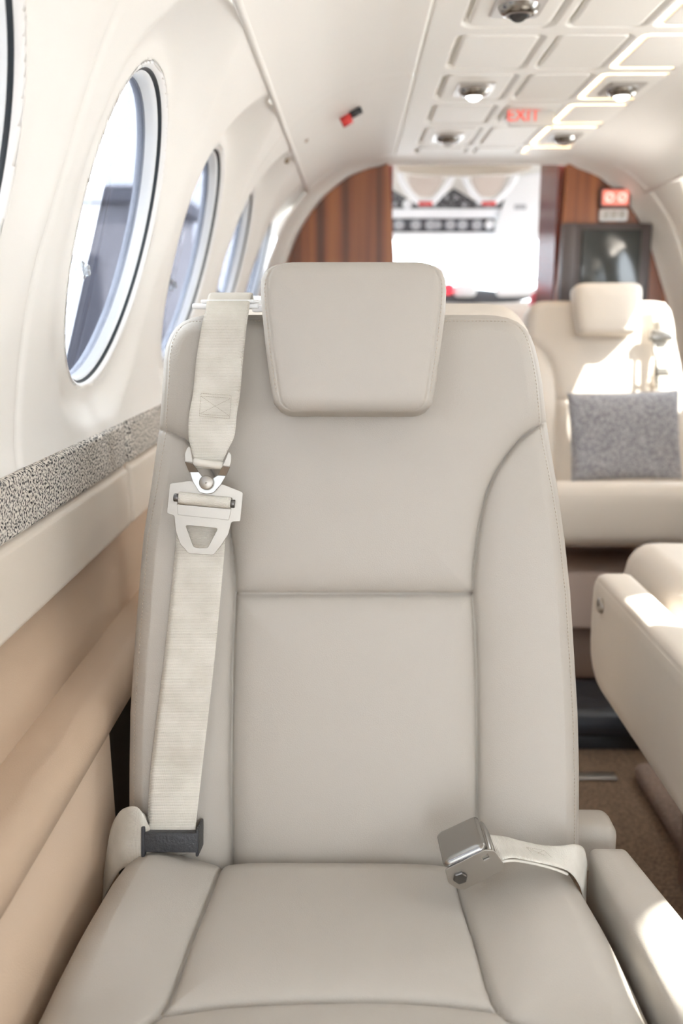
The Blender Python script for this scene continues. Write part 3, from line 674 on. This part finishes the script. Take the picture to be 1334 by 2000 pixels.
def make_seat(name, label, T, floor, nu, nv, m, bm, group=None, detail=True, arms=(), cup=0.0, cdep=.50, back_only=False, cth=.15, head=True, guide=True):
    """T maps seat coordinates (x, y towards the sitter's knees, z up from the crease)"""
    P0 = T(np.array([[0, .1, 0]]))[0]; root = thing(name, label, 'seat', (P0[0], P0[1], floor), group)
    TB = lambda P: T(np.stack([P[:, 0], -P[:, 1]*SB+P[:, 2]*CB, P[:, 1]*CB+P[:, 2]*SB], -1))
    V, F = pad(BO, back_h, .085, TB, nu, nv, .024, .02); bk = obj('backrest', V, F, bm, root)
    if detail:
        R = np.array(BO)
        for sgn, col in ((-1, 1), (1, 2)):
            vs = np.linspace(.0, .600, 260); x = np.interp(vs, R[:, 0], R[:, col])-sgn*.0125
            q = [(a, b, back_h_pt(a, b)+.0006) for a, b in zip(x, vs)]
            dashes(TB(np.array(q)), TB(np.array([[0, 0, 1]]))[0]-TB(np.array([[0, 0, 0]]))[0], thread, 'stitching', bk)
        pts = []
        for a in np.linspace(-.186, .176, 130): pts.append((a, .6175-.0125, back_h_pt(a, .605)+.0006))
        dashes(TB(np.array(pts)), TB(np.array([[0, 0, 1]]))[0]-TB(np.array([[0, 0, 0]]))[0], thread, 'stitching', bk)
    TC = lambda P: T(np.stack([P[:, 0], P[:, 1]+.0, P[:, 2]+.006+cup*np.clip(P[:, 1], 0, 1)], -1))
    V, F = pad(cush_rows(cdep), cush_h, cth, TC, nu, nv, .045, .04); F = [f[::-1] for f in F]; obj('seat_cushion', V, F, m, root)
    # headrest
    if head:
        HR = [(.4955, -.066, .066), (.4965, -.072, .072), (.500, -.0795, .0795), (.505, -.0838, .0838), (.515, -.0862, .0862), (.56, -.0925, .0925), (.604, -.0970, .0975), (.625, -.0985, .0985), (.6365, -.0978, .0972), (.645, -.0935, .0935), (.6505, -.086, .086), (.6535, -.076, .076), (.6548, -.064, .064)]
        HR2 = [(v, a, b) for v, a, b in HR]
        def hh(X, V, D):
            e = np.interp(V, [q[0] for q in HR2], [q[2] for q in HR2]); ds = e-np.abs(X)-.0085
            return .004*smooth(D/.05)-.0022*np.exp(-(ds/.0014)**2)
        TH_ = lambda P: TB(np.stack([P[:, 0], P[:, 1], P[:, 2]+.082], -1))
        V, F = pad(HR2, hh, .070, TH_, max(40, nu//2), max(40, nv//2), .016, .014); hd = obj('headrest', V, F, m, root)
        for s in (-1, 1):
            V, F = tube([TB(np.array([[s*.045, .50, -.03]]))[0], TB(np.array([[s*.045, .56, -.03]]))[0], TB(np.array([[s*.045, .60, .03]]))[0]], .006, 10); obj('headrest_post', V, F, steel, root)
        if detail:
            for s in (-1, 1):
                vv = np.linspace(.515, .638, 90); e = np.interp(vv, [q[0] for q in HR2], [q[2] for q in HR2])-.0055
                q = [(s*a, b, .0125-.016+.0012) for a, b in zip(e, vv)]
                q = []
                for a, b in zip(e, vv):
                    dd = .0055; k = dd/.016; q.append((s*a, b, .016*(math.sqrt(1-(1-k)**2)-1)+.0006))
                dashes(TH_(np.array(q)), TB(np.array([[0, 0, 1]]))[0]-TB(np.array([[0, 0, 0]]))[0], thread, 'stitching', hd)
    if guide:
        gm = MB()
        for lo_, hi_ in (((-.178, -.180, .6065), (-.104, -.098, .6125)), ((-.168, -.150, .6125), (-.108, -.096, .6165)), ((-.150, -.215, .610), (-.092, -.185, .6165)), ((-.112, -.125, .603), (-.090, -.100, .6095))):
            V, F = rbox(lo_, hi_, .0022); gm.add(T(V), F)
        gm.build('belt_guide', white_plastic, root)
    for (x0, x1, y0, y1, zt, th, flare) in arms:
        rows = rrows(x0, x1, y0, y1, .007); rows = [(v, a+flare*.25*(v-y0)/(y1-y0), b+flare*(v-y0)/(y1-y0)) for v, a, b in rows]
        V, F = pad(rows, lambda X, V_, D: .004*smooth(D/.02), th, lambda P: T(np.stack([P[:, 0], P[:, 1], P[:, 2]+zt], -1)), 30, 40, .008, .008)
        obj('armrest', V, [f[::-1] for f in F], m, root)
    zf = None
    # plinth
    fz = floor-T(np.array([[0, 0, 0]]))[0][2]
    V, F = rbox((-.21, .02, -cth-.17), (.21, cdep-.10, -cth+.0), .01); obj('base', T(V), F, taupe, root)
    V, F = rbox((-.17, .06, fz), (.17, cdep-.16, -cth-.17), .01); obj('pedestal', T(V), F, taupe_dark, root)
    return root, TB
NYB, NZB = .94, -.60
Tn = lambda P: np.stack([P[:, 0], NYB-P[:, 1], NZB+P[:, 2]], -1)
near, TBn = make_seat('passenger_seat', 'large cream leather seat in the foreground facing the camera, headrest centred', Tn, -1.03, 340, 400, leather, back_leather,
                      arms=((.262, .304, .015, .50, .024, .085, .085),))
# rolled leather end pad of the folded aisle armrest
V, F = pad(rrows(.235, .312, -.045, .016, .016), lambda X, V_, D: .004*smooth(D/.02), .05, lambda P: Tn(np.stack([P[:, 0], P[:, 2]-.035, P[:, 1]+.0], -1)), 50, 40, .014, .012)
obj('armrest_pad', V, F, leather, near)
# seat directly behind, facing forward
T2 = lambda P: np.stack([.0-P[:, 0]*1.04+.005, 1.40+P[:, 1]*1.0, -.603+P[:, 2]*1.03], -1)
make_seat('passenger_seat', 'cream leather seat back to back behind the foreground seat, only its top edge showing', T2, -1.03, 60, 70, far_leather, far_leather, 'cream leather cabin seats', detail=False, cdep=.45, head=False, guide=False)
g = MB()
V, F = rbox((-.152, 1.24, .018), (-.085, 1.30, .0245), .002); g.add(V, F); V, F = rbox((-.165, 1.26, .014), (-.1, 1.29, .020), .002); g.add(V, F)
tag(g.build('belt_guide', white_plastic, base=(-.12, 1.27, .016)), 'white plastic belt guide on the top edge of the seat behind, left of the headrest', 'belt guide')
# far right seat facing the camera
FX, FY = .735, 2.68
T3 = lambda P: np.stack([FX+P[:, 0]*1.0, FY-P[:, 1]*1.0, -.515+P[:, 2]*.925], -1)
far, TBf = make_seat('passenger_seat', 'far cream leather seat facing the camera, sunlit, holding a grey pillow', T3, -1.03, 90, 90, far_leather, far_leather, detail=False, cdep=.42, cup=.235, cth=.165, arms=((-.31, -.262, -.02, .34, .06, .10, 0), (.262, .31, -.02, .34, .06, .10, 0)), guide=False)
# right-hand seat facing forward, its cushion front and folded armrest showing
T4 = lambda P: np.stack([.765-P[:, 0]*.96, 1.10+P[:, 1], -.435+P[:, 2]], -1)
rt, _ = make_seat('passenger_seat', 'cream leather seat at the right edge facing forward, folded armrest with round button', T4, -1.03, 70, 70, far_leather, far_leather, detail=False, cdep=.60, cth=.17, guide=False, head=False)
V, F = pad([(0, -.16, .40), (.003, -.16, .425), (.010, -.16, .447), (.022, -.16, .466), (.04, -.16, .480), (.07, -.16, .488), (.12, -.16, .492), (.165, -.16, .490), (.180, -.16, .484), (.190, -.16, .474), (.196, -.16, .455)], lambda X, V_, D: .004*smooth(D/.03)-.0015*np.exp(-((D-.012)/.0015)**2),
           .060, lambda P: np.stack([.418-P[:, 2], 1.06+P[:, 0]*1.0, -.626+P[:, 1]], -1), 60, 60, .014, .014)
ar = obj('armrest', V, F, far_leather, rt)
V, F = tube([(.416, 1.47, -.472), (.409, 1.47, -.472), (.407, 1.47, -.472)], [.013, .0125, .008], 20); obj('recline_button', V, F, steel, ar)

# ------------------------------------------------------------------ shoulder belt of the foreground seat
def b3(x, v, w): return TBn(np.array([[x, v, w]]))[0]
sb = thing('shoulder_belt', 'cream shoulder belt with steel tongue hanging down the foreground seat back', 'seat belt', b3(-.14, .62, .04))
up = [(.632, -.158, -.114, -.01), (.6350, -.1600, -.1130, .012), (.625, -.1607, -.1133, .030), (.608, -.1615, -.1140, .040), (.5933, -.1645, -.1156, .044), (.5566, -.1705, -.1195, .043), (.5182, -.1743, -.1230, .043), (.4954, -.1782, -.1262, .044), (.4732, -.1787, -.1286, .045), (.4581, -.1755, -.1350, .047), (.4404, -.1714, -.1430, .048), (.4370, -.1706, -.1438, .044)]
strap('upper_webbing', [b3(a, v, w_) for v, a, b, w_ in up], [b3(b, v, w_) for v, a, b, w_ in up], web, sb, nl=110, nw=17, th=.0018)
lo = [(.4115, -.1885, -.1345, .040), (.4037, -.1890, -.1345, .034), (.39, -.1905, -.1365, .030), (.3679, -.1923, -.1396, .030), (.3226, -.1961, -.1432, .031), (.2218, -.2059, -.1520, .034), (.1099, -.2185, -.1640, .038), (.0486, -.2215, -.1700, .042), (.022, -.2220, -.1710, .044)]
strap('lower_webbing', [b3(a, v, w_) for v, a, b, w_ in lo], [b3(b, v, w_) for v, a, b, w_ in lo], web, sb, nl=120, nw=15, th=.0018)
lo2 = [(v, a-.003, b-.003, w_-.006) for v, a, b, w_ in lo[2:]]
strap('rear_webbing', [b3(a, v, w_) for v, a, b, w_ in lo2], [b3(b, v, w_) for v, a, b, w_ in lo2], web, sb, nl=90, nw=9, th=.0018)
# box-X stitching on the upper webbing
def zig(pts, w_):
    return [b3(p[0], p[1], w_) for p in pts]
nB = TBn(np.array([[0, 0, 1]]))[0]-TBn(np.array([[0, 0, 0]]))[0]
cx0, cv0 = -.1495, .505
def rotp(x, y, a=-.07): return (cx0+x*math.cos(a)-y*math.sin(a), cv0+x*math.sin(a)+y*math.cos(a))
for loop in ([(-.0165, .0125), (.0165, .0125), (.0165, -.0125), (-.0165, -.0125), (-.0165, .0125)], [(-.0165, .0095), (.0165, .0095)], [(-.0165, -.0100), (.0165, -.0100)], [(-.0165, .0095), (.0165, -.0100)], [(-.0165, -.0100), (.0165, .0095)]):
    dashes(zig([rotp(*p) for p in loop], .0455), nB, thread_dark, 'stitching', sb, ln=.0013, gap=.0006, r=.00030)
# steel hardware, plate plane: origin at the plate centre, k = metres per image crop pixel
PC = (-.1577, .3945); kk = .0000745
def pl(cx, cy): return ((cx-640)*kk, -(cy-1080)*kk)     # pixel coordinates in an enlarged image crop -> metres
TP = lambda P, w0=.050: TBn(np.stack([P[:, 0]+PC[0], P[:, 1]+PC[1]-.006, P[:, 2]+w0], -1))
outer = round_poly([pl(*p) for p in ((105, 650), (400, 608), (650, 700), (870, 655), (1170, 775), (1130, 1200), (1000, 1205), (960, 1380), (860, 1540), (740, 1690), (380, 1665), (260, 1530), (190, 1330), (170, 1115), (60, 1085))], .0022, 4)
hole = round_poly([pl(*p) for p in ((335, 1255), (805, 1300), (650, 1590), (455, 1575))], .0028, 4)
slot = round_poly([pl(*p) for p in ((235, 790), (1010, 860), (980, 1030), (215, 960))], .0008, 2)
V, F = poly_solid(outer, [hole, slot], 0, .0022, .0005); tg = obj('tongue_plate', TP(V), F, steel, sb, smooth=False)
V, F = poly_solid(round_poly([pl(*p) for p in ((218, 950), (1000, 1020), (965, 1180), (225, 1105))], .0008, 3), [], .0022, .0034, .0003); obj('wedge_plate', TP(V), F, steel, tg, smooth=False)
def pt(cx, cy, z): a = pl(cx, cy); return TP(np.array([[a[0], a[1], z]]))[0]
V, F = tube([pt(245, 855, .0035), pt(300, 860, .0035), pt(900, 925, .0035), pt(995, 935, .0035)], [.0063, .0064, .0064, .0063], 24)
s_ = np.repeat(np.array([0, .004, .048, .053]), 24); th_ = np.tile(np.arange(24)/24*.04, 4)
obj('webbing_loop', V, F, web, sb, uv=np.stack([s_, th_], -1))
for a, b in ((170, 250), (990, 1055)):
    V, F = cyl(pt(a, 853+(a-170)*.105, .0035), pt(b, 853+(b-170)*.105, .0035), .0045, 12); obj('roller_pin', V, F, dark_steel, tg)
# yoke: two arms bent forward, joined at the pivot
yoke = round_poly([pl(*p) for p in ((400, 480), (535, 480), (640, 640), (805, 530), (930, 535), (860, 660), (745, 790), (640, 805), (540, 780), (440, 620))], .0022, 4)
V, F = poly_solid(yoke, [], .0026, .0048, .0005); yk = obj('yoke', TP(V), F, chrome, sb, smooth=False)
for A in (((345, 340), (455, 360), (535, 488), (400, 490)), ((888, 400), (995, 410), (930, 540), (805, 522))):
    V, F = poly_solid([pl(*p) for p in A], [], .0045, .0065, .0004)
    V = np.array(V); ymid = V[:, 1]; lo_ = pl(0, 500)[1]; V[:, 2] += np.clip(ymid-lo_, 0, 1)*.55
    obj('yoke_arm', TP(V), F, chrome, yk, smooth=False)
for A in (((400, 120), (420, 130), (462, 350), (345, 345), (345, 230), (370, 160)), ((975, 190), (1010, 230), (1015, 330), (990, 410), (885, 400), (930, 300))):
    V, F = poly_solid(round_poly([pl(*p) for p in A], .0012, 3), [], .0095, .0115, .0005); obj('yoke_arm', TP(V), F, steel, yk, smooth=False)
V, F = cyl(pt(455, 345, .0060), pt(890, 395, .0060), .0042, 16); obj('belt_bar', V, F, web, yk)
V, F = tube([pt(648, 640, .002), pt(648, 640, .0085), pt(648, 640, .0095)], [.0078, .0078, .0066], 28); obj('pivot_rivet', V, F, steel, yk)
V, F = tube([pt(648, 640, .009), pt(648, 640, .0102)], [.0014, .0007], 12); obj('rivet_dimple', V, F, steel, yk)
# black keeper at the lower end
kb = MB()
for lo_, hi_ in (((-.2240, .0225, .040), (-.1670, .0435, .0540)), ((-.2275, .0170, .018), (-.2235, .0500, .0535)), ((-.1685, .0180, .018), (-.1655, .0480, .0535))):
    V, F = rbox(lo_, hi_, .0012); kb.add(TBn(V), F)
kb.build('keeper', blackp, sb)

# lap belt, left half, looping out beside the cushion
lb = thing('lap_belt', 'beige lap belt webbing looping up left of the seat cushion behind black keeper', 'seat belt', (-.24, .90, -.60))
strap('webbing', [(-0.2965, 0.955, -0.7179), (-0.2892, 0.94, -0.6797), (-0.2785, 0.925, -0.6427), (-0.2558, 0.91, -0.6003), (-0.2382, 0.902, -0.5899), (-0.2211, 0.902, -0.5848), (-0.2024, 0.915, -0.5874), (-0.1814, 0.925, -0.5873)],
      [(-0.286, 0.955, -0.6236), (-0.2728, 0.94, -0.5699), (-0.2582, 0.925, -0.5394), (-0.2436, 0.91, -0.5232), (-0.2315, 0.902, -0.5192), (-0.2242, 0.902, -0.5294), (-0.2181, 0.915, -0.5562), (-0.198, 0.925, -0.5716)], web, lb, nl=80, nw=13, th=.0018)
strap('folded_webbing', [(-0.2361, 0.907, -0.5221), (-0.2303, 0.912, -0.5292), (-0.2231, 0.92, -0.5425), (-0.213, 0.924, -0.5522)],
      [(-0.2309, 0.907, -0.53), (-0.2262, 0.912, -0.5501), (-0.2255, 0.92, -0.57), (-0.2154, 0.924, -0.5806)], web, lb, nl=30, nw=9, th=.0018)

# lap belt, right half with steel buckle
bk = thing('lap_belt', 'short lap belt with polished steel lift buckle lying on the right side of the cushion', 'seat belt', (.18, .86, -.56))
e1 = np.array((.885, .0, .465)); e1 /= np.linalg.norm(e1); eu = np.array((-.465, -.12, .885)); eu -= e1*eu.dot(e1); eu /= np.linalg.norm(eu); ey = np.cross(eu, e1)
OB = np.array((0.1054, 0.825, -0.5541))
TBk = frame(e1, ey, eu, OB)
V, F = rbox((.0, .0, .0), (.046, .0475, .019), .0035, 3); obj('buckle_body', TBk(V), F, chrome, bk)
V, F = poly_solid(round_poly([(-.004, -.004), (.002, -.010), (.046, -.007), (.050, -.002), (.048, .018), (.040, .0235), (-.004, .0215), (-.008, .006)], .0025, 4), [round_poly([(.034, .0125), (.041, .0125), (.041, .0180), (.034, .0180)], .0004, 2)], 0, .0018, .0004)
obj('side_plate', TBk(np.stack([V[:, 0], -.0020+V[:, 2]*1.0, V[:, 1]-.001], -1)), [f[::-1] for f in F], steel, bk, smooth=False)
V, F = pad(rrows(-.004, .043, -.0015, .050, .007), lambda X, V_, D: .0015*smooth(D/.01), .004, lambda P: TBk(np.stack([P[:, 0], P[:, 1], P[:, 2]+.0255], -1)), 30, 30, .004, .002)
obj('lift_lid', V, F, chrome, bk)
V, F = tube([TBk(np.array([[.0055, -.0005, .0055]]))[0], TBk(np.array([[.0055, -.0045, .0055]]))[0], TBk(np.array([[.0055, -.0050, .0055]]))[0]], [.0072, .0072, .006], 6); obj('hex_bolt', V, F, dark_steel, bk, smooth=False)
strap('webbing', [(0.1455, 0.828, -0.5335), (0.1599, 0.83, -0.5301), (0.1809, 0.832, -0.5352), (0.2052, 0.836, -0.5433), (0.221, 0.842, -0.5535), (0.2334, 0.855, -0.5732), (0.2431, 0.87, -0.5971), (0.2544, 0.895, -0.6424)],
      [(0.143, 0.872, -0.5304), (0.1595, 0.874, -0.5338), (0.178, 0.872, -0.5378), (0.1991, 0.87, -0.5411), (0.2182, 0.872, -0.5428), (0.2347, 0.88, -0.5459), (0.2474, 0.892, -0.5575), (0.2571, 0.91, -0.5836)], web, bk, nl=80, nw=13, th=.0022)
V, F = tube(spline([(0.1388, 0.83, -0.5388), (0.1528, 0.832, -0.5354), (0.166, 0.834, -0.536), (0.1871, 0.836, -0.5412), (0.2064, 0.84, -0.5494), (0.2201, 0.846, -0.5584)], 40), .0015, 8); obj('folded_hem', V, F, web, bk)
for lp in [[(0.1777, 0.849, -0.5305), (0.1956, 0.849, -0.5338)], [(0.1956, 0.849, -0.5338), (0.2075, 0.849, -0.5448)], [(0.2075, 0.849, -0.5448), (0.187, 0.849, -0.5403)], [(0.187, 0.849, -0.5403), (0.1777, 0.849, -0.5305)], [(0.1777, 0.849, -0.5305), (0.2075, 0.849, -0.5448)], [(0.1956, 0.849, -0.5338), (0.1854, 0.849, -0.5397)]]:
    dashes(lp, (0, -.6, .8), thread_dark, 'stitching', bk, ln=.0013, gap=.0006, r=.0003)

# ------------------------------------------------------------------ pillow, strap and buckle on the far seat
pw = MB(); N = 40; uu = np.linspace(-1, 1, N)
U, W2 = np.meshgrid(uu, uu, indexing='ij')
prof = (np.clip(1-np.abs(U)**2.4, 0, 1)*np.clip(1-np.abs(W2)**2.4, 0, 1))**.42
sh = .155*U*(1-.04*np.abs(W2)**2*0+.03*W2**2); shv = .118*W2*(1+.04*U**2)
Tp = lambda a, b, c: np.stack([(.738)+a*.94+.06*(-b), 2.50+b*.16-c, -.322+b*.97+a*.03], -1)
A = Tp(sh, shv, .05*prof+.002); B = Tp(sh, shv, -.05*prof-.002); F = []
for i in range(N-1):
    for j in range(N-1): a = i*N+j; F += [(a, a+N, a+N+1, a+1), (N*N+a, N*N+a+1, N*N+a+N+1, N*N+a+N)]
ring = [i for i in range(N)]+[j*N+N-1 for j in range(1, N)]+[(N-1)*N+i for i in range(N-2, -1, -1)]+[j*N for j in range(N-2, 0, -1)]
for k in range(len(ring)): a, b = ring[k], ring[(k+1) % len(ring)]; F.append((a, b, N*N+b, N*N+a))
tag(obj('throw_pillow', np.vstack([A.reshape(-1, 3), B.reshape(-1, 3)]), F, pillow_m, base=(.755, 2.5, -.44)), 'grey speckled rectangular pillow leaning on the far sunlit seat', 'pillow')
fb = thing('shoulder_belt', 'shoulder belt with small chrome buckle on the right side of the far seat', 'seat belt', TBf(np.array([[.15, .6, .04]]))[0])
def f3(x, v, w_): return TBf(np.array([[x, v, w_]]))[0]
strap('webbing', [f3(.135, .60, .035), f3(.140, .5, .036), f3(.150, .3, .04), f3(.155, .1, .045)], [f3(.175, .60, .035), f3(.180, .5, .036), f3(.190, .3, .04), f3(.195, .1, .045)], web, fb, nl=30, nw=5, th=.002)
V, F = rbox((.125, .478, .036), (.195, .512, .056), .006); obj('buckle', TBf(V), F, chrome, fb)
V, F = rbox((.150, .505, .036), (.175, .545, .046), .004); obj('yoke', TBf(V), F, steel, fb)
V, F = rbox((.142, .385, .044), (.205, .392, .052), .002); obj('keeper', TBf(V), F, dark_steel, fb)
V, F = tube([f3(.138, .50, .045), f3(.141, .42, .05), f3(.146, .34, .05)], .004, 8); obj('strap_edge', V, F, dark_steel, fb)
# black padded step at the end of the aisle
t = thing('footrest', 'black leather padded block low on the floor between the seats', 'footrest', (.5, 2.1, -1.03))
V, F = rbox((.36, 2.05, -1.0), (.74, 2.28, -.925), .035, 6); obj('pad', V, F, blackl, t)
V, F = rbox((.38, 2.07, -1.03), (.72, 2.26, -.995), .004); obj('base', V, F, blackp, t)

V, F = rbox((-24, -60, -2.5), (-2.2, 70, -2.48), 0); struct(obj('road', V, F, mat('grey_asphalt', (.10, .10, .112), .9), smooth=False))
# ------------------------------------------------------------------ outside: apron and hangars seen through the windows
V, F = rbox((-160, -120, -2.6), (160, 160, -2.5), 0); o = obj('ground', V, F, concrete, smooth=False); struct(o)
def shed(x0, x1, y0, y1, zt, label):
    t = thing('hangar', label, 'building', ((x0+x1)/2, (y0+y1)/2, -2.5))
    V, F = rbox((x0, y0, -2.5), (x1, y1, zt), .05); obj('wall', V, F, hangar_m, t, smooth=False)
    V, F = rbox((x0-.3, y0-.3, zt), (x1+.3, y1+.3, zt+.5), .05); obj('roof', V, F, hangar_d, t, smooth=False)
    V, F = rbox((x0+2, y0-.1, -2.5), (x1-2, y0+.02, zt*.55), .02); obj('door', V, F, hangar_d, t, smooth=False)
    V, F = rbox((x1-.02, y0+2, -.6), (x1+.1, y1-2, .35), .02); obj('window_band', V, F, hangar_d, t, smooth=False)
shed(-46, -26, 34, 80, 4.2, 'pale hangar with dark doors seen through the second window')
shed(-14, -6, 30, 36, 3.4, 'low dark roofed hangar seen through the far left window')
